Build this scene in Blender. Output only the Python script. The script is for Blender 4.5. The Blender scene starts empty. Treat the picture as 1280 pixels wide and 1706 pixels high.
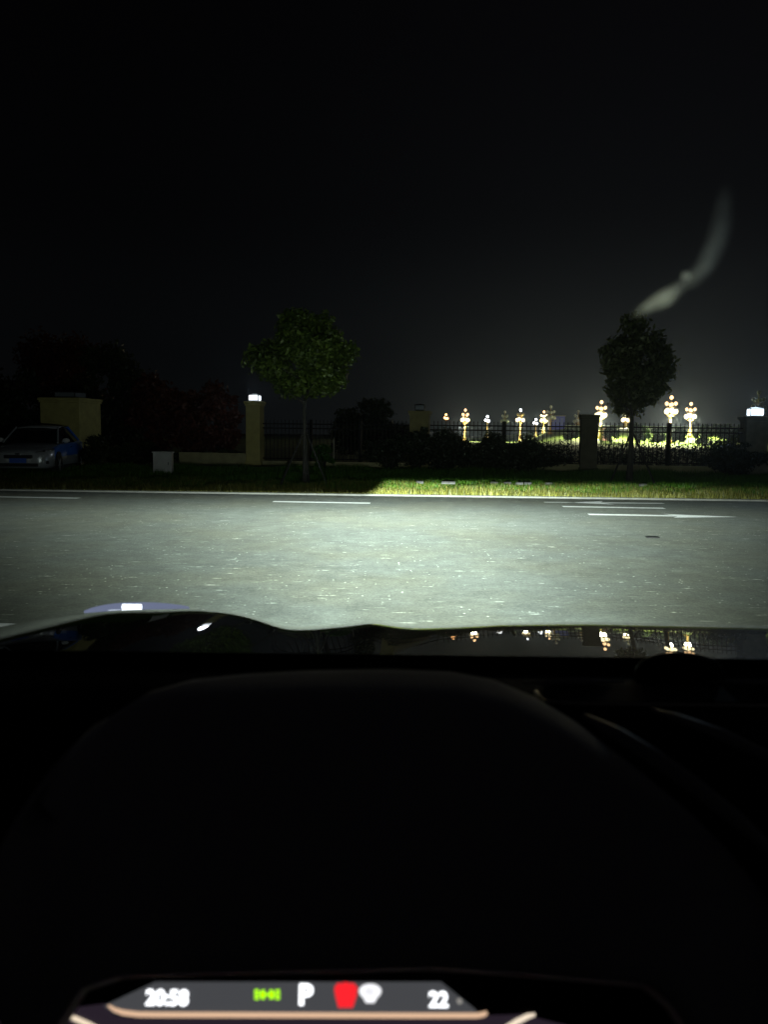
import bpy, bmesh, math, random
import numpy as np
from mathutils import Vector, Matrix
PI = math.pi
S = bpy.context.scene
COL = S.collection
random.seed(7)
RNG = np.random.default_rng(7)

# ------------------------------------------------------------------ camera
EYE = Vector((0, 0, 1.48))
PITCH, ROLL, FPX = math.radians(5.75), 0.012, 1282.0
FW = Vector((0, math.cos(PITCH), -math.sin(PITCH)))
U0 = Vector((0, math.sin(PITCH), math.cos(PITCH)))
R0 = Vector((1, 0, 0))
RT = (R0 * math.cos(ROLL) + U0 * math.sin(ROLL)).normalized()
UP = RT.cross(FW).normalized()
cd = bpy.data.cameras.new('camera')
cam = bpy.data.objects.new('camera', cd); COL.objects.link(cam)
M = Matrix((RT, UP, -FW)).transposed().to_4x4(); M.translation = EYE
cam.matrix_world = M
cd.sensor_fit = 'VERTICAL'; cd.sensor_height = 36.0; cd.sensor_width = 27.0
cd.lens = 36.0 * FPX / 1706.0
cd.clip_start = 0.02; cd.clip_end = 3000
cd.dof.use_dof = True; cd.dof.focus_distance = 26.0; cd.dof.aperture_fstop = 6.0
S.camera = cam

# ------------------------------------------------------------------ night sky
w = bpy.data.worlds.new('World'); S.world = w; w.use_nodes = True
nt = w.node_tree; N = nt.nodes; L = nt.links
bg = N['Background']
tc = N.new('ShaderNodeTexCoord'); sp = N.new('ShaderNodeSeparateXYZ')
L.new(tc.outputs['Generated'], sp.inputs[0])
cr = N.new('ShaderNodeValToRGB')            # town glow low in the sky, dark overhead
cr.color_ramp.interpolation = 'EASE'
e = cr.color_ramp.elements
e[0].position = 0.0; e[0].color = (0.0072, 0.0082, 0.0090, 1)
e[1].position = 0.5; e[1].color = (0.0021, 0.0020, 0.0026, 1)
e2 = cr.color_ramp.elements.new(0.12); e2.color = (0.0052, 0.0058, 0.0068, 1)
e3 = cr.color_ramp.elements.new(0.28); e3.color = (0.0028, 0.0029, 0.0036, 1)
L.new(sp.outputs['Z'], cr.inputs[0])
mr = N.new('ShaderNodeMapRange')            # the glow sits over the lit square on the right
mr.interpolation_type = 'SMOOTHSTEP'
mr.inputs[1].default_value = -0.36; mr.inputs[2].default_value = 0.34
mr.inputs[3].default_value = 0.30; mr.inputs[4].default_value = 0.85
L.new(sp.outputs['X'], mr.inputs[0])
L.new(cr.outputs[0], bg.inputs[0]); L.new(mr.outputs[0], bg.inputs[1])

# ------------------------------------------------------------------ render settings
S.view_settings.view_transform = 'Standard'; S.view_settings.look = 'None'
S.view_settings.exposure = 0.0; S.view_settings.gamma = 1.0
S.render.engine = 'CYCLES'
S.cycles.use_denoising = True
S.cycles.max_bounces = 6; S.cycles.transparent_max_bounces = 12
S.cycles.sample_clamp_indirect = 3.0
S.cycles.caustics_reflective = False; S.cycles.caustics_refractive = False

# ------------------------------------------------------------------ pixel helpers (photo pixels, 1280 x 1706)
def ray(px, py):
    return (FW * FPX + RT * (px - 640) + UP * (853 - py)).normalized()
def ground(px, py, z=0.0):
    d = ray(px, py); return EYE + d * ((z - EYE.z) / d.z)
def at(px, py, Y):
    d = ray(px, py); return EYE + d * (Y / d.y)
def atdist(px, py, t):
    return EYE + ray(px, py) * t

# ------------------------------------------------------------------ mesh helpers
def tag(o, label=None, cat=None, group=None, kind=None):
    if label: o['label'] = label
    if cat: o['category'] = cat
    if group: o['group'] = group
    if kind: o['kind'] = kind
    return o
def empty(name, loc=(0, 0, 0), rz=0.0):
    o = bpy.data.objects.new(name, None); COL.objects.link(o)
    o.empty_display_size = 0.2
    o.location = loc; o.rotation_euler = (0, 0, rz); return o
def link(name, me, mat=None, parent=None):
    o = bpy.data.objects.new(name, me); COL.objects.link(o)
    if mat:
        for m in (mat if isinstance(mat, (list, tuple)) else [mat]): me.materials.append(m)
    if parent: o.parent = parent
    return o
class MB:
    def __init__(s): s.bm = bmesh.new()
    def box(s, x0, x1, y0, y1, z0, z1, bev=0.0):
        r = bmesh.ops.create_cube(s.bm, size=1.0)
        vs = r['verts']
        for v in vs:
            v.co = Vector(((x0+x1)/2 + v.co.x*(x1-x0), (y0+y1)/2 + v.co.y*(y1-y0), (z0+z1)/2 + v.co.z*(z1-z0)))
        if bev:
            es = list({e for v in vs for e in v.link_edges})
            bmesh.ops.bevel(s.bm, geom=es, offset=bev, segments=2, affect='EDGES', profile=0.5)
        return s
    def tube(s, pts, r, n=8, cap=True):
        pts = [Vector(p) for p in pts]
        rs = r if isinstance(r, (list, tuple)) else [r]*len(pts)
        rings = []
        for i, p in enumerate(pts):
            a = pts[max(i-1, 0)]; b = pts[min(i+1, len(pts)-1)]
            t = (b-a).normalized()
            ref = Vector((0, 0, 1)) if abs(t.z) < 0.9 else Vector((1, 0, 0))
            u = t.cross(ref).normalized(); v = t.cross(u)
            rings.append([s.bm.verts.new(p + (u*math.cos(2*PI*k/n) + v*math.sin(2*PI*k/n))*rs[i]) for k in range(n)])
        for a, b in zip(rings, rings[1:]):
            for k in range(n):
                s.bm.faces.new((a[k], a[(k+1) % n], b[(k+1) % n], b[k]))
        if cap:
            s.bm.faces.new(rings[0][::-1]); s.bm.faces.new(rings[-1])
        return s
    def lathe(s, prof, c=(0, 0, 0), n=16):
        c = Vector(c); rings = []
        for (r, z) in prof:
            rings.append([s.bm.verts.new(c + Vector((max(r, 1e-4)*math.cos(2*PI*k/n), max(r, 1e-4)*math.sin(2*PI*k/n), z))) for k in range(n)])
        for a, b in zip(rings, rings[1:]):
            for k in range(n):
                s.bm.faces.new((a[k], a[(k+1) % n], b[(k+1) % n], b[k]))
        s.bm.faces.new(rings[0][::-1]); s.bm.faces.new(rings[-1]); return s
    def sphere(s, c, r, u=12, v=8, sc=(1, 1, 1)):
        q = bmesh.ops.create_uvsphere(s.bm, u_segments=u, v_segments=v, radius=r)
        for vv in q['verts']:
            vv.co = Vector((vv.co.x*sc[0], vv.co.y*sc[1], vv.co.z*sc[2])) + Vector(c)
        return s
    def poly(s, pts):
        s.bm.faces.new([s.bm.verts.new(Vector(p)) for p in pts]); return s
    def grid(s, rows, closed=False, flip=False):
        vr = [[s.bm.verts.new(Vector(p)) for p in row] for row in rows]
        for a, b in zip(vr, vr[1:]):
            m = len(a)
            for k in range(m if closed else m-1):
                f = (a[k], a[(k+1) % m], b[(k+1) % m], b[k])
                s.bm.faces.new(f[::-1] if flip else f)
        return vr
    def build(s, name, mat, parent=None, smooth=False, solid=0.0):
        bmesh.ops.recalc_face_normals(s.bm, faces=s.bm.faces)
        me = bpy.data.meshes.new(name); s.bm.to_mesh(me); s.bm.free()
        if smooth:
            for p in me.polygons: p.use_smooth = True
        o = link(name, me, mat, parent)
        if solid:
            md = o.modifiers.new('thick', 'SOLIDIFY'); md.thickness = solid; md.offset = -1
        return o
def np_mesh(name, verts, faces_n, mat, parent=None):
    """verts (k,3); consecutive groups of faces_n verts form a face"""
    verts = np.asarray(verts, dtype=np.float32); k = len(verts)
    me = bpy.data.meshes.new(name)
    me.vertices.add(k); me.vertices.foreach_set('co', verts.ravel())
    nf = k // faces_n
    me.loops.add(k); me.loops.foreach_set('vertex_index', np.arange(k, dtype=np.int32))
    me.polygons.add(nf); me.polygons.foreach_set('loop_start', np.arange(0, k, faces_n, dtype=np.int32))
    me.update(calc_edges=True)
    return link(name, me, mat, parent)

# ------------------------------------------------------------------ materials
def mat(name, col=(0.5, 0.5, 0.5), rough=0.6, metal=0.0, spec=0.5, emit=None, es=1.0, coat=0.0, var=0.0, vscale=6.0, bump=0.0, bscale=60.0):
    m = bpy.data.materials.new(name); m.use_nodes = True
    n = m.node_tree.nodes; l = m.node_tree.links; p = n['Principled BSDF']
    p.inputs['Base Color'].default_value = (*col, 1)
    p.inputs['Roughness'].default_value = rough; p.inputs['Metallic'].default_value = metal
    p.inputs['Specular IOR Level'].default_value = spec
    p.inputs['Coat Weight'].default_value = coat; p.inputs['Coat Roughness'].default_value = 0.03
    if emit:
        p.inputs['Emission Color'].default_value = (*emit, 1); p.inputs['Emission Strength'].default_value = es
    if var or bump:
        tcn = n.new('ShaderNodeTexCoord')
        if var:
            no = n.new('ShaderNodeTexNoise'); no.inputs['Scale'].default_value = vscale; no.inputs['Detail'].default_value = 5
            l.new(tcn.outputs['Object'], no.inputs['Vector'])
            r = n.new('ShaderNodeValToRGB')
            r.color_ramp.elements[0].position = 0.3; r.color_ramp.elements[1].position = 0.7
            r.color_ramp.elements[0].color = (*[c*(1-var) for c in col], 1)
            r.color_ramp.elements[1].color = (*[min(1, c*(1+var)) for c in col], 1)
            l.new(no.outputs['Fac'], r.inputs[0]); l.new(r.outputs[0], p.inputs['Base Color'])
        if bump:
            nb = n.new('ShaderNodeTexNoise'); nb.inputs['Scale'].default_value = bscale; nb.inputs['Detail'].default_value = 4
            l.new(tcn.outputs['Object'], nb.inputs['Vector'])
            b = n.new('ShaderNodeBump'); b.inputs['Strength'].default_value = bump; b.inputs['Distance'].default_value = 0.01
            l.new(nb.outputs['Fac'], b.inputs['Height']); l.new(b.outputs[0], p.inputs['Normal'])
    return m
def emat(name, col, strength, sample=False):
    m = mat(name, (0.02, 0.02, 0.02), 0.5, emit=col, es=strength)
    if not sample: m.cycles.emission_sampling = 'NONE'
    return m
def leafmat(name, a, b, trans=0.35, rough=0.5):
    m = bpy.data.materials.new(name); m.use_nodes = True
    n = m.node_tree.nodes; l = m.node_tree.links; p = n['Principled BSDF']; out = n['Material Output']
    g = n.new('ShaderNodeNewGeometry'); r = n.new('ShaderNodeValToRGB')
    r.color_ramp.elements[0].color = (*a, 1); r.color_ramp.elements[1].color = (*b, 1)
    l.new(g.outputs['Random Per Island'], r.inputs[0]); l.new(r.outputs[0], p.inputs['Base Color'])
    p.inputs['Roughness'].default_value = rough; p.inputs['Specular IOR Level'].default_value = 0.35
    t = n.new('ShaderNodeBsdfTranslucent'); l.new(r.outputs[0], t.inputs[0])
    mx = n.new('ShaderNodeMixShader'); mx.inputs[0].default_value = trans
    l.new(p.outputs[0], mx.inputs[1]); l.new(t.outputs[0], mx.inputs[2]); l.new(mx.outputs[0], out.inputs[0])
    return m

def asphalt():
    m = bpy.data.materials.new('asphalt'); m.use_nodes = True
    n = m.node_tree.nodes; l = m.node_tree.links; p = n['Principled BSDF']
    tcn = n.new('ShaderNodeTexCoord')
    def noise(scale, detail=4, rough=0.55, stretch=(1, 1, 1)):
        mp = n.new('ShaderNodeMapping'); mp.inputs['Scale'].default_value = stretch
        l.new(tcn.outputs['Object'], mp.inputs[0])
        t = n.new('ShaderNodeTexNoise'); t.inputs['Scale'].default_value = scale; t.inputs['Detail'].default_value = detail; t.inputs['Roughness'].default_value = rough
        l.new(mp.outputs[0], t.inputs['Vector']); return t.outputs['Fac']
    def rng(src, a, b, c, d):
        r = n.new('ShaderNodeMapRange'); r.inputs[1].default_value = a; r.inputs[2].default_value = b; r.inputs[3].default_value = c; r.inputs[4].default_value = d
        l.new(src, r.inputs[0]); return r.outputs[0]
    def op(o, a, b):
        q = n.new('ShaderNodeMath'); q.operation = o
        for i, s_ in enumerate((a, b)):
            if isinstance(s_, (int, float)): q.inputs[i].default_value = s_
            else: l.new(s_, q.inputs[i])
        return q.outputs[0]
    big = rng(noise(0.35, 4), 0.3, 0.7, 0.90, 1.10)
    mid = rng(noise(3.0, 6, 0.65), 0.3, 0.7, 0.76, 1.24)
    fine = op('MULTIPLY', rng(noise(60, 3, 0.75), 0.3, 0.72, 0.60, 1.45), rng(noise(19, 4, 0.75), 0.3, 0.72, 0.72, 1.30))
    v = op('MULTIPLY', op('MULTIPLY', big, mid), fine)
    # polished scuffs running across, in the direction of travel of the road
    st = noise(1.1, 5, 0.62, (1.0, 6.0, 1.0))
    scf = rng(st, 0.60, 0.74, 0.0, 1.0)
    grit = rng(noise(16, 3, 0.7, (0.35, 1.4, 1)), 0.55, 0.66, 0.0, 1.0)
    scr = op('MULTIPLY', scf, grit)
    v2 = op('ADD', v, op('MULTIPLY', scr, 3.6))
    # stone chips, their sparkle painted in as a brighter colour
    vo = n.new('ShaderNodeTexVoronoi'); vo.inputs['Scale'].default_value = 16.0
    l.new(tcn.outputs['Object'], vo.inputs['Vector'])
    sx = n.new('ShaderNodeSeparateXYZ'); l.new(vo.outputs['Color'], sx.inputs[0])
    near = rng(vo.outputs['Distance'], 0.10, 0.20, 1.0, 0.0)
    rare = op('GREATER_THAN', sx.outputs[0], 0.80)
    chip = op('MULTIPLY', near, rare)
    chip = op('MULTIPLY', chip, rng(noise(0.9, 3), 0.45, 0.62, 0.15, 1.0))
    # long pale drag marks
    vs = n.new('ShaderNodeTexVoronoi'); vs.inputs['Scale'].default_value = 1.3
    mp2 = n.new('ShaderNodeMapping'); mp2.inputs['Scale'].default_value = (2.2, 13.0, 1.0); l.new(tcn.outputs['Object'], mp2.inputs[0]); l.new(mp2.outputs[0], vs.inputs['Vector'])
    sx2 = n.new('ShaderNodeSeparateXYZ'); l.new(vs.outputs['Color'], sx2.inputs[0])
    drag = op('MULTIPLY', rng(vs.outputs['Distance'], 0.10, 0.34, 1.0, 0.0), op('GREATER_THAN', sx2.outputs[1], 0.74))
    drag = op('MULTIPLY', drag, rng(noise(9, 4, 0.7), 0.48, 0.60, 0.0, 1.3))
    tot = op('ADD', op('ADD', v2, op('MULTIPLY', drag, 3.0)), op('MULTIPLY', chip, 6.0))
    hue = n.new('ShaderNodeMix'); hue.data_type = 'RGBA'
    hue.inputs['A'].default_value = (0.088, 0.097, 0.086, 1); hue.inputs['B'].default_value = (0.092, 0.096, 0.076, 1)
    l.new(rng(noise(0.5, 3), 0.42, 0.62, 0, 1), hue.inputs['Factor'])
    vm = n.new('ShaderNodeVectorMath'); vm.operation = 'SCALE'
    l.new(hue.outputs['Result'], vm.inputs[0]); l.new(tot, vm.inputs['Scale'])
    l.new(vm.outputs[0], p.inputs['Base Color'])
    p.inputs['Roughness'].default_value = 0.75; p.inputs['Specular IOR Level'].default_value = 0.25
    b = n.new('ShaderNodeBump'); b.inputs['Strength'].default_value = 0.35; b.inputs['Distance'].default_value = 0.012
    l.new(noise(70, 3, 0.7), b.inputs['Height']); l.new(b.outputs[0], p.inputs['Normal'])
    return m

M_ASPH = asphalt()
M_PAINT = mat('road_paint', (0.72, 0.74, 0.74), 0.6, var=0.18, vscale=14)
M_SOIL = mat('soil', (0.045, 0.05, 0.022), 0.95, var=0.4, vscale=3)
M_GRASS = leafmat('grass_blade', (0.018, 0.085, 0.004), (0.10, 0.22, 0.012), 0.3)
M_DRY = leafmat('dry_blade', (0.05, 0.06, 0.010), (0.24, 0.23, 0.045), 0.3)
M_LAWN = mat('lawn', (0.125, 0.22, 0.02), 0.9, var=0.5, vscale=0.6, bump=0.6, bscale=8)
M_STUCCO = mat('yellow_stucco', (0.40, 0.36, 0.13), 0.85, var=0.15, vscale=4, bump=0.3, bscale=40)
M_STUCCO2 = mat('cream_render', (0.34, 0.32, 0.17), 0.85, var=0.2, vscale=3, bump=0.3, bscale=40)
M_STONE = mat('grey_stone', (0.22, 0.21, 0.16), 0.85, var=0.2, vscale=5, bump=0.3)
M_EDGE = mat('edging_stone_grey', (0.085, 0.085, 0.08), 0.9, var=0.3, vscale=9)
M_KERB = mat('kerb_concrete', (0.09, 0.09, 0.08), 0.85, var=0.2, vscale=5, bump=0.3)
M_IRON = mat('black_iron', (0.010, 0.011, 0.011), 0.75, spec=0.15)
M_BARK = mat('bark', (0.03, 0.029, 0.024), 0.9, var=0.3, vscale=12, bump=0.5, bscale=30)
M_STAKE = mat('stake_wood', (0.02, 0.02, 0.017), 0.9, var=0.3)
M_LEAF = leafmat('tree_leaf', (0.035, 0.065, 0.010), (0.10, 0.15, 0.02))
M_LEAF2 = leafmat('dark_leaf', (0.02, 0.03, 0.012), (0.05, 0.065, 0.02))
M_RED = leafmat('red_leaf', (0.06, 0.018, 0.009), (0.13, 0.042, 0.022))
M_HEDGE = leafmat('hedge_leaf', (0.012, 0.02, 0.010), (0.03, 0.04, 0.018), 0.2)
M_FARLEAF = leafmat('far_leaf', (0.016, 0.05, 0.005), (0.035, 0.085, 0.009))
M_GOLD = mat('lamp_post_gold', (0.34, 0.23, 0.06), 0.45, 0.2)
M_UNLIT = mat('unlit_globe', (0.45, 0.46, 0.42), 0.25, spec=0.6)
M_WARM = emat('globe_warm', (1.0, 0.60, 0.28), 3.2)
M_WARMDIM = emat('globe_orange', (1.0, 0.48, 0.18), 6)
M_WHITE = emat('globe_white', (0.92, 0.96, 1.0), 6)
M_YEL = emat('globe_yellow', (1.0, 0.84, 0.48), 3.4)
M_LANT = emat('lantern_white', (0.86, 0.93, 1.0), 2.4)
M_LANTB = emat('lantern_blue_white', (0.75, 0.88, 1.0), 4)
M_LANTOFF = mat('lantern_dull_glass', (0.16, 0.18, 0.20), 0.15, spec=0.8)
M_CABINET = mat('cabinet_grey', (0.34, 0.34, 0.33), 0.6, var=0.1)
M_BLUEKIOSK = mat('blue_sheet', (0.03, 0.05, 0.42), 0.5, var=0.2)

# ------------------------------------------------------------------ ground, road, markings
def sheet(name, pts, z, m, kind='structure'):
    b = MB(); b.poly([(p[0], p[1], z) for p in pts]); o = b.build(name, m); o['kind'] = kind; return o
e0, e1 = ground(160, 820), ground(1280, 836)
rd = (e1 - e0).normalized(); rn = Vector((-rd.y, rd.x, 0))     # along the road, across it (away from us)
def P(s_, t_, z=0.0):                                          # road coordinates: along, beyond the edge line
    q = e0 + rd*(s_ - e0.x) + rn*t_; return Vector((q.x, q.y, z))
sheet('ground', [(-900, -60), (900, -60), (900, 1500), (-900, 1500)], -0.02, M_SOIL)
sheet('road', [P(-90, 0.22), P(-90, -26), P(90, -26), P(90, 0.22)], 0.0, M_ASPH)
# verge: a low bank from the kerb to the fence
def verge_z(t_): return 0.02 + 0.03*min(max(t_, 0), 9)
b = MB(); rows = []
for t_ in (0.19, 0.5, 0.9, 2, 4, 6, 8, 10, 14):
    rows.append([P(s_, t_, verge_z(t_) if t_ < 13 else -0.01) for s_ in np.linspace(-60, 60, 41)])
b.grid(rows); o = b.build('verge', M_SOIL, smooth=True); o['kind'] = 'structure'
b = MB()
k0 = P(0, 0.34)
rows = [[P(s_, t_, z_) for s_ in (-60, 60)] for t_, z_ in ((0.13, -0.01), (0.135, 0.03), (0.145, 0.04), (0.20, 0.042), (0.21, -0.01))]
b.grid(rows); o = b.build('kerb', M_KERB); o['kind'] = 'structure'
# painted marks, sheets 4 mm above the asphalt
def strip(pts, name, label, cat, group=None):
    bb = MB(); bb.poly([(p.x, p.y, 0.004) for p in pts]); return tag(bb.build(name, M_PAINT), label, cat, group, 'structure')
strip([P(-60, -0.07), P(60, -0.07), P(60, 0.06), P(-60, 0.06)], 'edge_line', 'long white line along the kerb of the road', 'road marking')
l0, l1 = ground(60, 829), ground(1020, 845.5)
ld = (l1-l0).normalized(); ln = Vector((-ld.y, ld.x, 0))
def dash(pxa, pxb, lab):
    def onl(px):
        a = ray(px, 840); s_ = (l0.x*a.y - l0.y*a.x)/(ld.y*a.x - ld.x*a.y); return l0 + ld*s_
    a, c = onl(pxa), onl(pxb)
    strip([a-ln*0.12, c-ln*0.12, c+ln*0.12, a+ln*0.12], 'lane_dash', lab, 'road marking', 'dashes of the lane line')
dash(-60, 132, 'white lane dash in front of the parked car')
dash(455, 617, 'white lane dash in front of the round tree')
dash(938, 1108, 'white lane dash between the two arrows')
def arrow(px0, px1, pxt, py, slope, hw, sw, lab, left=False):
    a, c, t_ = ground(px0, py), ground(px1, py + slope*(px1-px0)), ground(pxt, py + slope*(pxt-px0))
    d = (t_-a).normalized(); q = Vector((-d.y, d.x, 0))
    pts = [a-q*sw, c-q*sw, c-q*hw-d*0.15, t_, c+q*hw-d*0.15, c+q*sw, a+q*sw]
    strip(pts, 'road_arrow', lab, 'road marking', 'painted arrows')
arrow(981, 1127, 1231, 857.2, 0.0175, 0.34, 0.12, 'white painted arrow nearest to us, pointing right')
arrow(1106, 1004, 946, 838.8, 0.009, 0.42, 0.10, 'white painted arrow beside the edge line, pointing left')
a, c = ground(907, 836.8), ground(960, 837.4)
strip([a-rn*0.07, c-rn*0.07, c+rn*0.07, a+rn*0.07], 'line_stub', 'short white stroke at the tip of the far arrow', 'road marking')
a, c = ground(-240, 1036), ground(20, 1043)
dd = (c-a).normalized(); q = Vector((-dd.y, dd.x, 0))
strip([a-q*0.06, c-q*0.06, c+q*0.06, a+q*0.06], 'bay_line', 'white parking bay line beside the bonnet at the left edge', 'road marking')
mh = ground(1088, 896)
b = MB(); b.box(mh.x-0.09, mh.x+0.09, mh.y-0.05, mh.y+0.05, 0.0, 0.014, 0.005)
tag(b.build('road_stud', mat('stud', (0.004, 0.004, 0.004), 0.6, spec=0.1)), 'small dark stud lying on the asphalt at the right', 'road stud')

# grass on the verge
def blades(name, n, s0, s1, t0, t1, hmin, hmax, m, dens=None):
    s_ = RNG.uniform(s0, s1, n); t_ = t0 + (t1-t0)*RNG.random(n)**1.15
    if dens is not None:
        clump = np.sin(s_*3.1+1.3*np.sin(t_*2.3))+np.sin(s_*7.7+t_*5.1)*0.7+np.sin(s_*1.13-t_*1.9)
    else: clump = np.zeros(n)
    h = RNG.uniform(hmin, hmax, n)*(1+0.28*np.clip(clump, -1.6, 1.8))
    h = np.maximum(h, 0.03)
    ex = e0.x; bx = e0.x + rd.x*(s_-ex) + rn.x*t_; by = e0.y + rd.y*(s_-ex) + rn.y*t_
    bz = 0.018 + 0.03*np.clip(t_, 0, 9)
    th = RNG.uniform(0, 2*PI, n); lean = RNG.uniform(0.05, 0.55, n)*h; la = RNG.uniform(0, 2*PI, n)
    wd = RNG.uniform(0.006, 0.014, n)
    v = np.zeros((n, 3, 3))
    v[:, 0] = np.stack([bx-wd*np.cos(th), by-wd*np.sin(th), bz], 1)
    v[:, 1] = np.stack([bx+wd*np.cos(th), by+wd*np.sin(th), bz], 1)
    v[:, 2] = np.stack([bx+lean*np.cos(la), by+lean*np.sin(la), bz+h], 1)
    o = np_mesh(name, v.reshape(-1, 3), 3, m); return o
g = blades('dry_grass', 60000, -14, 15, 0.20, 2.6, 0.05, 0.17, M_DRY, True)
tag(g, 'straw coloured rough grass along the road edge', 'grass', kind='stuff')
g = blades('green_grass', 130000, -14, 15, 0.9, 8.2, 0.05, 0.17, M_GRASS, True)
tag(g, 'green grass on the verge in front of the railings', 'grass', kind='stuff')

# ------------------------------------------------------------------ foliage
def leaf_quads(cent, n, size, rad, shell=0.55, flat=0.0):
    """n leaves spread through ellipsoids: cent list of (x,y,z,rx,ry,rz)"""
    cs = np.array(cent); wts = (cs[:, 3]*cs[:, 4]*cs[:, 5]); wts = wts/wts.sum()
    idx = RNG.choice(len(cs), n, p=wts); c = cs[idx]
    d = RNG.normal(size=(n, 3)); d /= np.linalg.norm(d, axis=1)[:, None]
    rr = (shell + (1-shell)*RNG.random(n))[:, None]
    rr = np.where(RNG.random(n)[:, None] < 0.25, rr*RNG.random(n)[:, None], rr)
    p = c[:, :3] + d*rr*c[:, 3:6]*(1+0.12*RNG.normal(size=(n, 1)))
    a = RNG.normal(size=(n, 3)); a /= np.linalg.norm(a, axis=1)[:, None]
    q = np.cross(a, RNG.normal(size=(n, 3))); q /= np.linalg.norm(q, axis=1)[:, None]
    s_ = size*RNG.uniform(0.6, 1.3, n)[:, None]
    v = np.stack([p-a*s_, p-q*s_*0.45, p+a*s_, p+q*s_*0.45], 1)
    return v.reshape(-1, 3)
def clumps(cx, cy, cz, rx, ry, rz, k, f=0.34, hollow=0.62):
    out = []
    for i in range(k):
        d = Vector((random.gauss(0, 1), random.gauss(0, 1), random.gauss(0, 1))).normalized()
        r = hollow + (0.86-hollow)*random.random()
        if random.random() < 0.2: r *= 0.5
        s_ = f*random.uniform(0.6, 1.25)
        r *= random.uniform(0.86, 1.14); out.append((cx+d.x*rx*r, cy+d.y*ry*r, cz+d.z*rz*r, rx*s_, ry*s_, rz*s_*0.8))
    return out
def tree(name, base, z0, z1, rx, trunk_r, n, leafm, label, cat='tree', group=None, k=34, lsize=0.085, stakes=False, trunk_h=None, cats=None):
    r = empty(name, (base.x, base.y, base.z)); tag(r, label, cat, group)
    zc = (z0+z1)/2 - base.z; rz = (z1-z0)/2
    b = MB(); th = trunk_h or (z0-base.z)+rz*0.5
    lean = random.uniform(-0.06, 0.06)
    b.tube([(0, 0, -0.15), (lean*0.3, 0, th*0.3), (lean, 0.02, th*0.7), (lean*0.6, 0, th)], [trunk_r*1.3, trunk_r, trunk_r*0.85, trunk_r*0.6])
    for i in range(9):
        a = 2*PI*i/9 + random.uniform(-0.3, 0.3); z = z0 - base.z + rz*random.uniform(-0.15, 0.35)
        e_ = (math.cos(a)*rx*0.7, math.sin(a)*rx*0.7, z + rz*random.uniform(0.25, 1.0))
        b.tube([(lean*0.8, 0, z), (e_[0]*0.45, e_[1]*0.45, z+(e_[2]-z)*0.55), e_], [trunk_r*0.45, trunk_r*0.3, trunk_r*0.12], 5)
    b.build('trunk', M_BARK, r, smooth=True)
    cl = clumps(0, 0, zc, rx, rx, rz, k)
    np_mesh('crown', leaf_quads(cl, n, lsize, 1), 4, leafm, r)
    if stakes:
        for sx, sy in ((-1, -0.5), (1, -0.5), (0.1, 1)):
            MB().tube([(sx*0.62, sy*0.5, -0.05), (sx*0.04, sy*0.03, 1.35)], 0.028, 6).build('support_stake', M_STAKE, r)
    return r
def shrub(name, x, y, z0, rx, ry, h, n, leafm, label, cat='shrub', group=None, k=16, lsize=0.07, f=0.42):
    r = empty(name, (x, y, z0)); tag(r, label, cat, group)
    for i in range(5):
        a = 2*PI*i/5+0.4; b = MB()
        b.tube([(0.05*math.cos(a), 0.05*math.sin(a), -0.05), (rx*0.3*math.cos(a), ry*0.3*math.sin(a), h*0.45), (rx*0.5*math.cos(a), ry*0.5*math.sin(a), h*0.75)], [0.03, 0.02, 0.008], 5)
        b.build('stem', M_BARK, r)
    cl = clumps(0, 0, h*0.52, rx, ry, h*0.48, k, f, 0.5)
    np_mesh('foliage', leaf_quads(cl, n, lsize, 1, 0.5), 4, leafm, r)
    return r
# round street tree (left) and staked tree (right)
bt = ground(508, 806, 0.16)
tc0, tc1 = at(508, 667, bt.y).z, at(508, 512, bt.y).z
tree('street_tree', bt, tc0, tc1, 84/FPX*bt.y*0.93, 0.055, 16000, M_LEAF, 'young round-crowned green tree lit from below, right of the glowing pillar lantern', stakes=True, k=52, lsize=0.075)
br = ground(1050, 801, 0.25)
tree('street_tree', br, at(1065, 690, br.y).z, at(1065, 528, br.y).z, 62/FPX*br.y, 0.075, 9000, leafmat('night_leaf', (0.05, 0.065, 0.02), (0.10, 0.12, 0.04), 0.5), 'dark staked tree with thin trunk in front of the lit railings', stakes=True, k=40, lsize=0.09)

# ------------------------------------------------------------------ fence line
F0, F1 = Vector((-4.85, 28.9, 0)), Vector((12.75, 26.3, 0))
fd = (F1-F0).normalized(); fn = Vector((-fd.y, fd.x, 0)); FANG = math.atan2(fd.y, fd.x)
GZ = 0.24
def fpt(px):                                   # point of the fence line in pixel column px
    a = ray(px, 760); s_ = (F0.x*a.y - F0.y*a.x)/(fd.y*a.x - fd.x*a.y); return F0 + fd*s_
def pillar(px, wpx, top_py, label, m=M_STUCCO, capo=0.06, Y=None, group='fence pillars'):
    p = fpt(px) if Y is None else at(px, 760, Y); p = Vector((p.x, p.y, 0))
    wd = wpx/FPX*p.y/2; zt = at(px, top_py, p.y).z
    r = empty('fence_pillar', (p.x, p.y, 0), FANG); tag(r, label, 'pillar', group)
    MB().box(-wd, wd, -wd, wd, 0.0, zt-0.16, 0.015).build('shaft', m, r)
    MB().box(-wd-0.03, wd+0.03, -wd-0.03, wd+0.03, zt-0.16, zt-0.09, 0.008).build('cornice', m, r)
    MB().box(-wd-capo, wd+capo, -wd-capo, wd+capo, zt-0.09, zt, 0.015).build('cap', m, r)
    MB().box(-wd-0.04, wd+0.04, -wd-0.04, wd+0.04, 0.0, 0.42, 0.01).build('plinth', m, r)
    return Vector((p.x, p.y, zt)), wd
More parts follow.
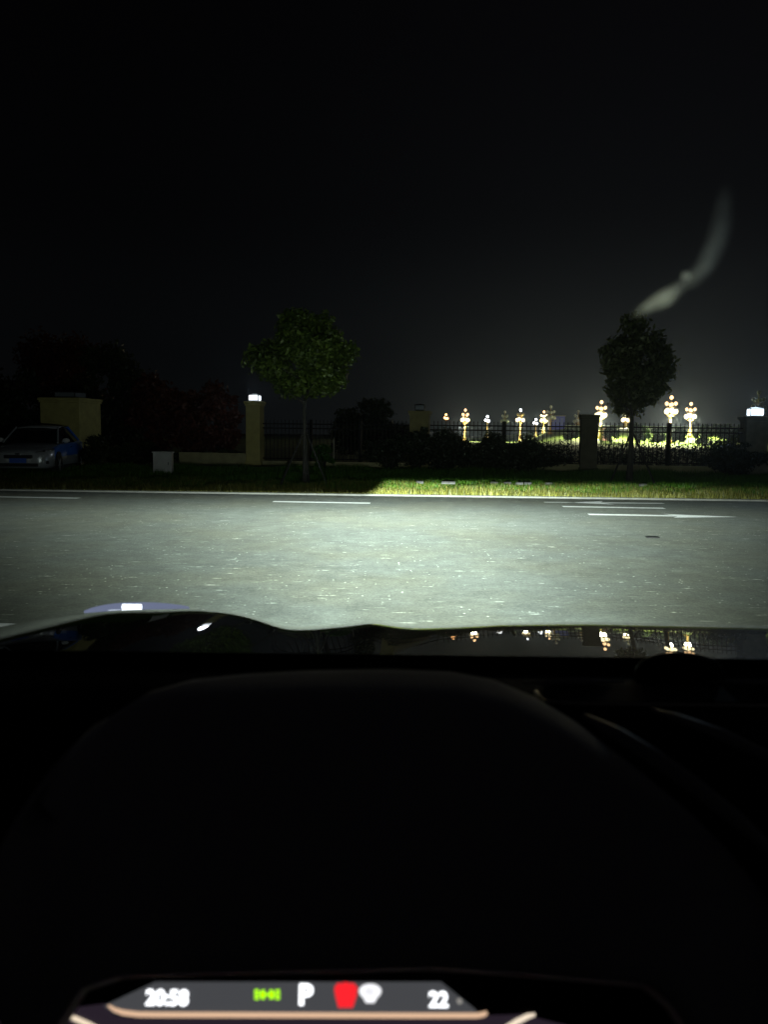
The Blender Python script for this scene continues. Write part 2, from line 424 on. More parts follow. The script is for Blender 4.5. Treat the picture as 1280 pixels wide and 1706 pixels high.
def lantern(p, wd, h, label, lit, power, colr):
    r = empty('pillar_lantern', (p.x, p.y, p.z), FANG); tag(r, label, 'lantern', 'lanterns on the fence pillars')
    MB().box(-wd*0.8, wd*0.8, -wd*0.8, wd*0.8, 0, 0.03, 0.005).build('base', M_IRON, r)
    gm = lit or M_LANTOFF
    MB().box(-wd*0.9, wd*0.9, -wd*0.9, wd*0.9, 0.03, h*0.86, 0.01).build('glass_box', gm, r)
    b = MB()
    for sx in (-1, 1):
        for sy in (-1, 1): b.box(sx*wd*0.93-0.012, sx*wd*0.93+0.012, sy*wd*0.93-0.012, sy*wd*0.93+0.012, 0.03, h*0.86)
    for z in (0.035, h*0.86-0.02):
        for a_, c_ in ((-1, 0), (1, 0), (0, -1), (0, 1)):
            b.box(a_*wd*0.93-(0.01 if a_ else wd*0.93), a_*wd*0.93+(0.01 if a_ else wd*0.93), c_*wd*0.93-(0.01 if c_ else wd*0.93), c_*wd*0.93+(0.01 if c_ else wd*0.93), z, z+0.015)
    b.build('frame', M_IRON, r)
    MB().lathe([(wd*1.45, h*0.86), (wd*1.45, h*0.89), (wd*0.5, h*0.99), (0.01, h*1.03)], n=4).build('roof', M_IRON, r).rotation_euler = (0, 0, PI/4)
    if power:
        ldt = bpy.data.lights.new('lantern_light', 'POINT'); ldt.energy = power; ldt.color = colr; ldt.shadow_soft_size = wd*1.2
        lo = bpy.data.objects.new('lantern_light', ldt); COL.objects.link(lo); lo.parent = r; lo.location = (0, -wd*0.0, h*1.25)
pA, wA = pillar(425, 24, 669, 'pale yellow pillar carrying the glowing white lantern beside the round tree')
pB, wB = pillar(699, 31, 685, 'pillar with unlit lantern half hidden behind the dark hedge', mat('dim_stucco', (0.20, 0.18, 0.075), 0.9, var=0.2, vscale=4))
pC, wC = pillar(980, 27, 691, 'plain dark pillar without lantern dividing the railings', mat('dark_pillar_stone', (0.10, 0.095, 0.06), 0.9, var=0.2, vscale=4))  # darker stone tone than on the other pillars
pD, wD = pillar(1255, 35, 694, 'wide pillar under the bluish white lantern at the right edge', M_STONE, 0.08)
pE, wE = pillar(120, 68, 664, 'broad yellow gate pillar behind the parked blue and silver car', Y=27.6)
lantern(pA, 0.20, 0.27, 'small square lantern glowing white beside the round tree', M_LANT, 30, (0.85, 0.93, 1.0))
lantern(pB, 0.18, 0.26, 'unlit lantern on the pillar behind the hedge', None, 0, None)
lantern(pD, 0.23, 0.31, 'bright bluish white lantern at the right edge', M_LANTB, 130, (0.6, 0.8, 1.0))
lantern(pE, 0.42, 0.25, 'broad unlit lantern on the yellow gate pillar', None, 0, None)
def tofence(name, mb, m, parent, smooth=False): return mb.build(name, m, parent, smooth)
def fence(pxa, pxb, label, wl, m=M_STUCCO2, wh=0.52, posts=2, picks=True):
    a, c = fpt(pxa), fpt(pxb); ln_ = (c-a).length
    r = empty('low_wall', (a.x, a.y, 0), FANG); tag(r, wl, 'wall', 'low walls under the railings')
    MB().box(0, ln_, -0.11, 0.11, 0, wh-0.06).build('wall_body', m, r)
    MB().box(0, ln_, -0.14, 0.14, wh-0.06, wh, 0.01).build('coping', m, r)
    if not picks: return
    r = empty('iron_fence', (a.x, a.y, 0), FANG); tag(r, label, 'fence', 'black iron railings')
    top = 1.97
    for z in (top-0.14, top-0.30, wh+0.09):
        MB().box(0, ln_, -0.02, 0.02, z-0.02, z+0.02).build('rail', M_IRON, r)
    b = MB(); n_ = int(ln_/0.142)
    for i in range(1, n_):
        x = i*ln_/n_
        b.box(x-0.011, x+0.011, -0.034, -0.021, wh+0.03, top-0.05)
        b.lathe([(0.004, top-0.05), (0.019, top-0.03), (0.002, top+0.03)], (x, -0.027, 0), 4)
    b.build('picket_panel', M_IRON, r)
    for i in range(1, posts+1):
        x = i*ln_/(posts+1)
        MB().box(x-0.055, x+0.055, -0.055, 0.055, wh, top+0.03, 0.008).build('post', M_IRON, r)
fence(438, 683, 'black iron railings behind the round tree', 'low cream wall below the railings behind the round tree', wh=0.46)
fence(716, 966, 'black iron railings between the hedge and the plain dark pillar', 'low wall behind the bushes left of the plain dark pillar', posts=1)
fence(994, 1236, 'black iron railings in front of the lit lawn', 'low wall below the railings behind the staked tree', posts=1)
fence(1276, 1500, 'black iron railings running out at the right edge', 'low wall running out at the right edge', posts=1)
fence(300, 411, 'railing piece', 'taller cream wall piece left of the pillar with the glowing lantern', wh=0.72, picks=False)
# pale edging stones at the back of the verge
for i, px in enumerate((700, 742, 753, 824, 846, 866, 880, 915, 1072)):
    q = ground(px, 803.5+0.012*(px-700), 0.22)
    b = MB(); b.box(-0.10, 0.10, -0.04, 0.04, -0.04, 0.04, 0.012)
    o = b.build('edging_stone', M_EDGE); o.location = q; o.rotation_euler = (0, 0, FANG+random.uniform(-0.1, 0.1))
    tag(o, ('leftmost', 'second from the left', 'third from the left', 'fourth from the left', 'middle one', 'fourth from the right', 'third from the right', 'second from the right', 'rightmost')[i] + ' of the pale edging stones at the back of the verge', 'stone', 'edging stones at the back of the verge')

# hedges and bushes in front of the railings
def fp(px, off, z=0.2):
    q = fpt(px) - fn*off; return q.x, q.y
for (px, off, wpx, tpy, n_, lab) in (
    (655, 0.9, 88, 716, 7000, 'dark bush in front of the half hidden pillar, left end of the hedge'),
    (700, 1.15, 62, 714, 5000, 'dark bush hiding the foot of the half hidden pillar'),
    (745, 0.9, 90, 711, 8000, 'dark bush right of the half hidden pillar, highest of the hedge'),
    (815, 0.8, 80, 722, 6000, 'dark bush in the middle of the hedge'),
    (880, 1.3, 96, 737, 8000, 'low dark bush standing forward at the right end of the hedge'),
    (1205, 1.0, 92, 733, 8000, 'rounded dark bush left of the pillar with the bluish lantern')):
    x, y = fp(px, off); zt = at(px, tpy, y).z
    shrub('hedge_bush', x, y, 0.16, wpx/FPX*y/2*1.1, 0.62, zt-0.16, n_, M_HEDGE, lab, 'bush', 'bushes in front of the railings', k=30, lsize=0.06)
x, y = fp(870, -0.7); shrub('thin_shrub', x, y, 0.1, 0.95, 0.5, at(870, 716, y).z-0.1, 2600, leafmat('painted_glint_leaf', (0.05, 0.08, 0.02), (0.20, 0.24, 0.10)), 'thin shrub with glinting leaves behind the railings above the low dark bush', k=14, lsize=0.055)  # sparkle of the lit leaves put into a paler leaf colour
x, y = fp(1225, -0.6); shrub('thin_shrub', x, y, 0.1, 0.7, 0.5, at(1225, 722, y).z-0.1, 1600, M_LEAF, 'thin shrub behind the railings beside the bluish lantern', k=12, lsize=0.055)
x, y = fp(543, 0.6); shrub('verge_shrub', x, y, 0.16, 0.55, 0.4, 0.95, 2600, leafmat('bright_leaf', (0.03, 0.09, 0.01), (0.06, 0.16, 0.02)), 'small green shrub right of the round tree trunk', k=12, lsize=0.05)
b = MB(); x, y = fp(561, 0.5); b.tube([(x, y, 0.0), (x, y, 1.25)], 0.03, 8); b.sphere((x, y, 1.26), 0.035, 8, 6)
tag(b.build('bollard', M_STONE), 'thin grey marker pole in front of the cream wall', 'pole')
# clipped hedge behind the railings
for (pa, pb, hh, lab) in ((990, 1105, 1.30, 'dark clipped hedge behind the railings, left of the fence post'), (1118, 1240, 1.28, 'dark clipped hedge behind the railings, right of the fence post'), (716, 960, 1.25, 'dark clipped hedge behind the bushes')):
    a, c = fpt(pa)+fn*1.6, fpt(pb)+fn*1.6; ln_ = (c-a).length
    r = empty('clipped_hedge', (a.x, a.y, 0.05), FANG); tag(r, lab, 'hedge', 'clipped hedges behind the railings')
    cl = [(xx, random.uniform(-0.2, 0.2), hh*0.5+random.uniform(-0.05, 0.05), 0.5, 0.45, hh*0.5) for xx in np.arange(0.2, ln_, 0.35)]
    np_mesh('foliage', leaf_quads(cl, int(ln_*1500), 0.055, 1, 0.7), 4, M_HEDGE, r)
    for xx in np.arange(0.3, ln_, 0.8): MB().tube([(xx, 0, -0.08), (xx+0.03, 0, hh*0.7)], 0.025, 5).build('stem', M_BARK, r)

# left background: red-leaved and dark trees behind the wall
for (px, Y, pz0, pz1, wpx, n_, m_, lab) in (
    (345, 33, 775, 636, 105, 9000, M_RED, 'low red-leaved tree left of the glowing lantern'),
    (262, 34, 770, 618, 105, 9000, M_RED, 'red-leaved tree behind the small grey cabinet'),
    (185, 36, 760, 566, 130, 11000, M_LEAF2, 'dark green tree rising behind the broad gate pillar on its right'),
    (100, 38, 760, 540, 150, 11000, M_RED, 'tall red-brown tree behind the broad gate pillar'),
    (10, 34, 770, 590, 150, 9000, M_LEAF2, 'dark tree above the parked car at the left edge'),
    (620, 40, 760, 672, 130, 7000, M_LEAF2, 'low dark tree behind the railings right of the round tree')):
    bs = at(px, 760, Y); bs.z = 0
    tree('garden_tree', bs, at(px, pz0, Y).z, at(px, pz1, Y).z, wpx/FPX*Y/2*1.1, 0.11, n_, m_, lab, group='dark trees behind the wall', k=40, lsize=0.13)
for (px, tpy, wpx, lab) in ((152, 722, 52, 'dark shrub right behind the parked car, in front of the broad gate pillar'), (195, 742, 70, 'dark shrub between the parked car and the small grey cabinet'), (330, 748, 80, 'dark shrub right of the small grey cabinet'), (235, 735, 70, 'dark shrub behind the small grey cabinet'), (385, 745, 50, 'dark shrub left of the pillar with the glowing lantern')):
    Y = 30.5 if px > 160 else 26.3; q = at(px, 760, Y)
    shrub('garden_shrub', q.x, q.y, 0.1, wpx/FPX*Y/2*1.1, 0.5, at(px, tpy, Y).z-0.1, 4500, M_LEAF2, lab, 'shrub', 'shrubs behind the left verge', k=22, lsize=0.07)
# small grey cabinet
q = ground(272, 789, 0.2); r = empty('electrical_cabinet', (q.x, q.y, 0.18), 0.12)
tag(r, 'small pale grey utility cabinet standing on the dark verge', 'cabinet')
MB().box(-0.28, 0.28, -0.17, 0.17, 0.04, 0.66, 0.012).build('case', M_CABINET, r)
MB().box(-0.31, 0.31, -0.20, 0.20, 0.66, 0.70, 0.01).build('lid', M_CABINET, r)
MB().box(-0.26, 0.26, -0.15, 0.15, -0.04, 0.04).build('plinth', M_STONE, r)
d_ = MB().box(-0.25, 0.25, -0.182, -0.172, 0.08, 0.62, 0.003).build('door', M_CABINET, r)
MB().box(0.17, 0.19, -0.2, -0.183, 0.3, 0.38).build('handle', M_IRON, d_)

# ------------------------------------------------------------------ the lit square beyond
b = MB(); rows = []
def lawn_z(x, Y):
    t_ = min(max((Y-96)/72, 0), 1); k = min(max((x/Y-0.17)/0.07, 0), 1); return -0.012 + 0.1*min(max((Y-45)/30, 0), 1) + 3.9*t_*t_*(3-2*t_)*k*k*(3-2*k)
for Y in list(range(40, 176, 4)) + [185, 200, 230, 420]:
    rows.append([(x, Y, lawn_z(x, Y)) for x in np.linspace(-160, 200, 91)])
b.grid(rows); o = b.build('lawn', M_LAWN, smooth=True); o['kind'] = 'structure'

def globe_lamp(px, Y, top_py, style, label, power=0, upper=None, lower=None, top=None, scale=1.0):
    q = at(px, 720, Y); gz = lawn_z(q.x, Y); zt = at(px, top_py, Y).z
    h = zt-gz
    r = empty('globe_street_lamp', (q.x, q.y, gz), random.uniform(0, 1)); tag(r, label, 'street lamp', 'ornate globe lamps on the square')
    s_ = 1.0*scale
    pb = MB(); pb.lathe([(0.42*s_, 0), (0.42*s_, 0.35), (0.26*s_, 0.5), (0.22*s_, 1.3), (0.14*s_, 1.5), (0.11*s_, h*0.55), (0.16*s_, h*0.57), (0.09*s_, h*0.60), (0.07*s_, h-0.45*s_)], n=12)
    pb.build('pole', M_GOLD, r, smooth=True)
    ab = MB()
    def ring(rad, z, k, gs, m, off=0.0):
        for i in range(k):
            a = 2*PI*i/k+off; x, y = rad*math.cos(a), rad*math.sin(a); z += (0.16 if i % 2 else -0.16)*s_
            ab.tube([(0, 0, z-0.55*s_), (x*0.6, y*0.6, z-0.62*s_), (x, y, z-0.42*s_), (x, y, z-gs)], 0.035*s_, 5)
            g_ = MB(); g_.sphere((x, y, z), gs, 12, 8, (1, 1, 1.12)); g_.build('globe', m, r, smooth=True)
    zl = h-2.15*s_; zu = h-1.15*s_
    if style == 'big':
        ring(0.68*s_, zl, 5, 0.33*s_, lower or M_UNLIT)
        ring(0.62*s_, zu, 4, 0.25*s_, upper or M_UNLIT, 0.6)
        g_ = MB(); g_.sphere((0, 0, h-0.28*s_), 0.27*s_, 12, 8, (1, 1, 1.1)); g_.build('globe', top or M_UNLIT, r, smooth=True)
    else:
        ring(0.45*s_, h-1.1*s_, 3, 0.28*s_, lower or M_UNLIT)
        g_ = MB(); g_.sphere((0, 0, h-0.28*s_), 0.3*s_, 12, 8); g_.build('globe', top or M_UNLIT, r, smooth=True)
    ab.tube([(0, 0, h-3.2*s_), (0, 0, h-0.5*s_)], 0.06*s_, 6); ab.build('lamp_arm', M_GOLD, r)
    if power:
        ldt = bpy.data.lights.new('globe_light', 'POINT'); ldt.energy = power; ldt.shadow_soft_size = 0.5
        ldt.color = (1.0, 0.88, 0.6)
        lo = bpy.data.objects.new('globe_light', ldt); COL.objects.link(lo); lo.parent = r; lo.location = (0, 0, h-3.3*s_)
        ldt = bpy.data.lights.new('added_lawn_spot', 'SPOT'); ldt.energy = power*4.2; ldt.spot_size = math.radians(166); ldt.spot_blend = 0.25; ldt.shadow_soft_size = 0.6  # extra spot added in each lit lamp to brighten the lawn
        ldt.color = (1.0, 0.9, 0.62)
        lo = bpy.data.objects.new('added_lawn_spot', ldt); COL.objects.link(lo); lo.parent = r; lo.location = (0, 0, h-3.3*s_)
PW = 4500
globe_lamp(775, 176, 681, 'big', 'brightest orange-glowing globe lamp at the left of the square', PW*0.8, M_WARM, M_YEL, M_WARM, 1.1)
globe_lamp(812, 178, 692, 'small', 'small lamp with a cold white globe, second from the left', 300, None, M_WHITE, M_WHITE)
globe_lamp(841, 165, 684, 'big', 'unlit globe lamp above the fence post at the left', 0, scale=0.95)
globe_lamp(867, 170, 681, 'big', 'globe lamp with a white top globe and blazing lower ring', PW*0.5, M_GOLD, M_YEL, M_WHITE, 1.05)
globe_lamp(893, 190, 697, 'small', 'small white lamp close against the left of an orange-glowing one', 300, None, M_WHITE, M_WHITE)
globe_lamp(906, 180, 684, 'big', 'orange-glowing globe lamp left of the blue booth', PW*0.6, M_YEL, M_YEL, M_WARM)
globe_lamp(917, 140, 675, 'big', 'unlit tall globe lamp above the blue booth', 0)
globe_lamp(963, 160, 683, 'big', 'unlit globe lamp touching the plain dark pillar', 0)
globe_lamp(1001, 122, 667, 'big', 'glowing globe lamp just right of the plain dark pillar', PW, M_WARM, M_YEL, M_WARM)
globe_lamp(1043, 150, 680, 'big', 'globe lamp with only its lower ring lit, left of the staked tree trunk', PW*0.8, None, M_YEL, None)
globe_lamp(1117, 113, 659, 'big', 'tallest glowing globe lamp above the fence post at the right', PW, M_WARM, M_YEL, M_WARM)
globe_lamp(1150, 126, 670, 'big', 'glowing globe lamp just right of the tallest one', PW, M_WARM, M_YEL, M_WARM)
globe_lamp(1262, 100, 650, 'big', 'unlit globe lamp above the bluish white lantern', 0)
globe_lamp(743, 205, 689, 'small', 'faint far globe lamp at the left end of the row', 0, None, M_WARMDIM, M_WARMDIM)

# round shrubs and trees on the square
far = [(1062, 100, 703, 26, 'small round tree lit green right of the staked tree trunk'),
       (1203, 95, 699, 44, 'green tree right of the lamps, biggest on the square'),
       (1172, 100, 709, 30, 'pale green lit tree right of the glowing lamps'),
       (1096, 104, 709, 30, 'low green bush left of the tallest lamp'),
       (1020, 108, 709, 30, 'low green bush right of the plain dark pillar'),
       (1133, 102, 711, 24, 'low green bush between the two lamps at the right'),
       (1228, 92, 706, 30, 'low green bush beside the bluish lantern'),
       (952, 110, 709, 26, 'low green bush left of the plain dark pillar'),
       (1075, 112, 712, 22, 'smallest green bush between the staked tree and the fence post')]
for px, Y, tpy, wpx, lab in far:
    q = at(px, 720, Y); gz = lawn_z(q.x, Y); zt = at(px, tpy, Y).z
    rr = wpx/FPX*Y/2
    r = empty('park_tree', (q.x, q.y, gz-0.05)); tag(r, lab, 'tree', 'green trees and bushes on the lit lawn')
    hh = zt-gz
    MB().tube([(0, 0, 0), (0.03, 0, hh*0.5)], [0.09, 0.05], 6).build('trunk', M_BARK, r)
    np_mesh('crown', leaf_quads(clumps(0, 0, hh*0.58, rr, rr, hh*0.42, 22, 0.42), 2600, 0.13, 1), 4, M_FARLEAF, r)
M_BOOTHW = mat('booth_window', (0.10, 0.12, 0.40), 0.6, spec=0.2)
# blue booth and paler kiosks
for px, wpx, Y, h0, m_, lab in ((927, 24, 150, 2.6, M_BLUEKIOSK, 'blue sheeted booth beyond the railings'), (1009, 14, 118, 1.9, mat('pink_kiosk', (0.5, 0.28, 0.25), 0.7), 'pinkish lamp side kiosk right of the plain dark pillar')):
    q = at(px, 720, Y); hw = wpx/FPX*Y/2; gz = lawn_z(q.x, Y)
    r = empty('booth', (q.x, q.y, gz-0.03)); tag(r, lab, 'booth')
    MB().box(-hw, hw, -1, 1, 0, h0, 0.05).build('wall', m_, r)
    MB().box(-hw-0.15, hw+0.15, -1.15, 1.15, h0, h0+0.15, 0.03).build('roof', M_STONE, r)
    for k in (-1, 0, 1):
        MB().box(hw*0.6*k-hw*0.2, hw*0.6*k+hw*0.2, -1.03, -1.005, h0*0.4, h0*0.85).build('window', M_BOOTHW, r)

# ------------------------------------------------------------------ parked car
def build_parked(loc, rz):
    r = empty('parked_car', loc, rz)
    tag(r, 'parked blue and silver saloon car facing us at the left edge', 'car')
    silver = mat('silver_paint', (0.46, 0.48, 0.50), 0.3, 0.3, coat=0.6)
    blue = mat('blue_paint', (0.04, 0.20, 0.75), 0.3, 0.1, coat=0.6)
    glass = mat('car_dark_glass', (0.008, 0.009, 0.010), 0.06, spec=0.6)
    blk = mat('car_black', (0.012, 0.012, 0.012), 0.5)
    chrome = mat('car_chrome', (0.6, 0.6, 0.6), 0.15, 1.0)
    rub = mat('car_tyre', (0.015, 0.015, 0.015), 0.85)
    # local: nose towards -Y, length 4.4 (from y=-0.95 front bumper to 3.45), width along x
    st = [(-0.93, 0.58, 0.30, 0.52, 0.60), (-0.88, 0.70, 0.24, 0.58, 0.68), (-0.70, 0.82, 0.20, 0.66, 0.76), (-0.35, 0.875, 0.19, 0.74, 0.84), (0.1, 0.89, 0.19, 0.80, 0.91),
          (0.45, 0.89, 0.19, 0.86, 0.96), (1.2, 0.895, 0.19, 0.90, 0.97), (2.2, 0.895, 0.19, 0.93, 1.0), (2.9, 0.88, 0.2, 0.95, 1.04), (3.2, 0.84, 0.24, 0.93, 1.03), (3.42, 0.74, 0.32, 0.86, 0.95), (3.47, 0.62, 0.42, 0.74, 0.82)]
    bm = MB(); rows = []
    for y, hw, zb, zs, zt in st:
        prof = [(-hw*0.86, zb), (-hw*0.97, zb+0.08), (-hw, (zb+zs)/2), (-hw*0.985, zs), (-hw*0.90, zs+(zt-zs)*0.55), (-hw*0.55, zt-0.005), (0, zt+0.012),
                (hw*0.55, zt-0.005), (hw*0.90, zs+(zt-zs)*0.55), (hw*0.985, zs), (hw, (zb+zs)/2), (hw*0.97, zb+0.08), (hw*0.86, zb)]
        rows.append([(x, y, z) for x, z in prof])
    vr = bm.grid(rows, closed=True)
    bm.bm.faces.new(vr[0]); bm.bm.faces.new(vr[-1][::-1])
    o = bm.build('body', [silver, blue], r, smooth=True)
    for p in o.data.polygons:
        c = p.center
        if abs(c.x) > 0.80 and c.y > -0.2 and c.z > 0.50: p.material_index = 1
        if abs(c.x) > 0.55 and 2.9 < c.y and c.z > 0.5: p.material_index = 1
    # cabin glass and pillars
    cb = [(0.35, 0.76, 0.93, 0.0), (1.05, 0.62, 1.43, 1), (1.5, 0.60, 1.475, 1), (2.1, 0.60, 1.46, 1), (2.85, 0.70, 1.03, 0)]
    g_ = MB()
    def sec(y, hwb, zb, hwt, zt): return [(-hwb, y, zb), (-hwt, y, zt), (hwt, y, zt), (hwb, y, zb)]
    base = [(0.35, 0.80, 0.94), (1.0, 0.82, 0.96), (2.0, 0.82, 0.98), (2.95, 0.76, 1.02)]
    g_.grid([sec(0.30, 0.80, 0.92, 0.74, 0.95), sec(1.02, 0.83, 0.94, 0.60, 1.40), sec(1.5, 0.83, 0.95, 0.60, 1.455), sec(2.15, 0.83, 0.96, 0.60, 1.43), sec(2.95, 0.76, 1.0, 0.68, 1.03)])
    g_.build('window_glass', glass, r)
    rf = MB(); rf.grid([[(-0.60, 0.98, 1.395), (-0.3, 0.95, 1.42), (0, 0.94, 1.425), (0.3, 0.95, 1.42), (0.60, 0.98, 1.395)], [(-0.61, 1.5, 1.465), (-0.3, 1.5, 1.49), (0, 1.5, 1.50), (0.3, 1.5, 1.49), (0.61, 1.5, 1.465)], [(-0.61, 2.18, 1.435), (-0.3, 2.2, 1.46), (0, 2.2, 1.465), (0.3, 2.2, 1.46), (0.61, 2.18, 1.435)]])
    rf.build('roof', silver, r, smooth=True, solid=0.02)
    for sx in (-1, 1):
        MB().tube([(sx*0.80, 0.27, 0.95), (sx*0.625, 1.0, 1.42)], 0.028, 6).build('windscreen_pillar', silver, r)
        MB().tube([(sx*0.825, 1.55, 0.96), (sx*0.622, 1.58, 1.45)], 0.028, 6).build('door_pillar', blk, r)
        MB().tube([(sx*0.62, 2.15, 1.43), (sx*0.74, 2.95, 1.02)], 0.045, 6).build('rear_pillar', blue, r)
        b = MB(); b.sphere((sx*0.97, 0.55, 1.02), 0.1, 12, 8, (1.15, 0.55, 0.75)); b.tube([(sx*0.84, 0.58, 0.97), (sx*0.93, 0.56, 1.0)], 0.02, 6)
        b.build('wing_mirror', mat('mirror_shell', (0.55, 0.56, 0.56), 0.3), r, smooth=True)
        b = MB(); b.grid([[(sx*0.42, -0.885, 0.60), (sx*0.60, -0.80, 0.62), (sx*0.76, -0.62, 0.67), (sx*0.85, -0.38, 0.74)], [(sx*0.46, -0.83, 0.685), (sx*0.60, -0.74, 0.71), (sx*0.75, -0.56, 0.76), (sx*0.845, -0.36, 0.79)]])
        hl = b.build('headlight', mat('headlight_lens', (0.5, 0.52, 0.5), 0.08, 0.6, spec=0.8), r, smooth=True, solid=-0.03)
        MB().sphere((sx*0.68, -0.74, 0.70), 0.045, 10, 8).build('reflector', chrome, hl, smooth=True)
        b = MB(); b.box(sx*0.72-0.1, sx*0.72+0.1, -0.81, -0.75, 0.34, 0.43, 0.02); b.build('fog_lamp_recess', blk, r)
        for y in (0.0, 2.62):
            wl = MB(); wl.lathe([(0.22, -0.09), (0.30, -0.10), (0.315, -0.06), (0.315, 0.06), (0.30, 0.10), (0.22, 0.09)], n=24)
            wo = wl.build('wheel', rub, r, smooth=True); wo.rotation_euler = (0, PI/2, 0); wo.location = (sx*0.80, y, 0.315)
            rimb = MB(); rimb.lathe([(0.2, -0.02), (0.215, 0.0), (0.2, 0.02), (0.06, 0.035), (0.05, 0.04)], n=20)
            for k in range(5):
                a = 2*PI*k/5; rimb.tube([(0.04*math.cos(a), 0.04*math.sin(a), 0.03), (0.19*math.cos(a), 0.19*math.sin(a), 0.025)], 0.02, 5)
            ro = rimb.build('rim', silver, wo); ro.location = (0, 0, 0.075*sx)
            ar = MB(); ar.lathe([(0.355, -0.02), (0.355, 0.02), (0.33, 0.025)], n=24)
            ao = ar.build('wheel_arch', blk, r); ao.rotation_euler = (0, PI/2, 0); ao.location = (sx*0.885, y, 0.335)
            sk = MB(); 
        MB().box(sx*0.885-0.02, sx*0.885+0.02, 0.40, 2.2, 0.17, 0.27, 0.01).build('sill', blk, r)
        MB().box(sx*0.905-0.012, sx*0.905+0.012, 1.3, 1.46, 0.80, 0.825, 0.005).build('door_handle', chrome, r)
    MB().box(-0.40, 0.40, -0.955, -0.90, 0.50, 0.60, 0.02).build('grille', blk, r)
    MB().box(-0.55, 0.55, -0.945, -0.88, 0.26, 0.36, 0.02).build('lower_grille', blk, r)
    pl = MB().box(-0.235, 0.235, -0.985, -0.957, 0.37, 0.51, 0.006).build('number_plate', mat('plate_blue', (0.05, 0.13, 0.55), 0.5), r)
    for k in (-1, 1):
        MB().box(k*0.30-0.05, k*0.30+0.05, -0.96, -0.93, 0.40, 0.49, 0.006).build('plate_bracket', mat('bracket', (0.5, 0.5, 0.5), 0.5), r)
    MB().box(-0.07, 0.07, -0.965, -0.90, 0.61, 0.65, 0.01).build('badge', chrome, r)
    return r
wp = at(97, 760, 23.6)
cyaw = math.radians(8)
cx = wp.x - 0.88*math.cos(cyaw); cy = 23.6 - 0.88*math.sin(cyaw)
build_parked((cx, cy, 0.155), cyaw)

# ------------------------------------------------------------------ our own car, seen from the driver's seat
CAR = empty('car', (0.30, 0.6, 0)); tag(CAR, 'black car we look out of: shiny bonnet, dashboard and glowing instrument display', 'car')
def own(o, parent=None):
    if parent is None:
        o.parent = CAR; o.matrix_parent_inverse = Matrix.Translation((-0.30, -0.6, 0))
    else: o.parent = parent
    return o
M_BONNET = mat('bonnet_black', (0.006, 0.006, 0.007), 0.5, spec=0.1, coat=1.0)
M_BONNET.node_tree.nodes['Principled BSDF'].inputs['Coat Roughness'].default_value = 0.0
M_DASH = mat('dash_plastic', (0.016, 0.015, 0.015), 0.7, spec=0.15, bump=0.15, bscale=300)
M_VISOR = mat('binnacle_leather', (0.62, 0.58, 0.57), 0.7, spec=0.3, bump=0.2, bscale=260)
M_BLK = mat('trim_black', (0.004, 0.004, 0.004), 0.6, spec=0.2)
for m_ in (M_VISOR,):
    p_ = m_.node_tree.nodes['Principled BSDF']; p_.inputs['Sheen Weight'].default_value = 1.0; p_.inputs['Sheen Roughness'].default_value = 0.35
M_COWL = mat('cowl_black', (0.003, 0.003, 0.003), 1.0, spec=0.0)
M_TRIM = mat('satin_trim', (0.85, 0.78, 0.64), 0.3, 1.0)
M_RIDGE = mat('ridge_highlight', (0.5, 0.48, 0.46), 0.38, spec=1.0)  # pale colour stands in for soft highlights along the ridges
# silhouette of the bonnet in the photo, turned into a height profile across the car at its crest line
SIL = [(-260, 1130), (-120, 1085), (0, 1050), (60, 1034), (110, 1026), (160, 1019), (210, 1015), (330, 1014), (380, 1019), (420, 1028), (450, 1038), (478, 1045), (520, 1044), (580, 1039), (626, 1033), (660, 1040), (700, 1043), (770, 1041), (860, 1037), (1000, 1036), (1280, 1042), (1500, 1052)]
YS = 1.71
def sil_z(x):
    px = 640 + x/YS*FPX
    ps = [p for p, _ in SIL]; return at(px, float(np.interp(px, ps, [q for _, q in SIL])), YS).z
xs = np.concatenate([np.linspace(-0.95, 0.25, 121), np.linspace(0.27, 1.55, 60)])
zx = np.array([sil_z(x) for x in xs]); 
ker = np.array([1, 2, 3, 2, 1])/9.0; zx = np.convolve(np.pad(zx, 2, mode='edge'), ker, mode='valid')
zmean = float(np.interp(0.6, xs, zx))
Y0 = 0.98; ys = np.concatenate([np.linspace(Y0, 1.5, 22), np.linspace(1.52, 2.02, 40), np.linspace(2.04, 2.3, 8)])
def slope(y):
    q = (y-Y0)/(YS-Y0); s_ = 0.116 + 0.008*q
    s_ += 0.125*max(q-0.60, 0)**2.6/(0.40**2.6)
    if q > 1: s_ += 0.9*(q-1)
    return s_
zz = [0.0]
for a, c in zip(ys, ys[1:]): zz.append(zz[-1] - slope((a+c)/2)*(c-a))
zz = np.array(zz); zz -= np.interp(YS, ys, zz)
cols = []
for x, z0_ in zip(xs, zx):                      # each lengthwise section: lower it or lift it until its crest stands where the photo shows it
    kk = min(max((0.0-x)/0.28, 0), 1); kk = kk*kk*(3-2*kk)
    zc_ = zmean + zz - 0.012*(ys-YS)*kk + (z0_-zmean)
    for _ in range(6):
        i_ = int(np.argmax((zc_-EYE.z)/ys)); px = 640 + x/ys[i_]*FPX
        ztar = at(px, float(np.interp(px, [p for p, _q in SIL], [q for _p, q in SIL])), float(ys[i_])).z
        zc_ = zc_ + (ztar-zc_[i_])
    cols.append(zc_)
cols = np.array(cols)
for _ in range(3):
    pd = np.pad(cols, ((2, 2), (0, 0)), mode='edge'); cols = (pd[:-4]+2*pd[1:-3]+3*pd[2:-2]+2*pd[3:-1]+pd[4:])/9.0
rows = [[(x, y, cols[a_][c_]) for a_, x in enumerate(xs)] for c_, y in enumerate(ys)]
b = MB(); b.grid(rows, flip=True)
own(b.build('bonnet', M_BONNET, smooth=True, solid=0.012))
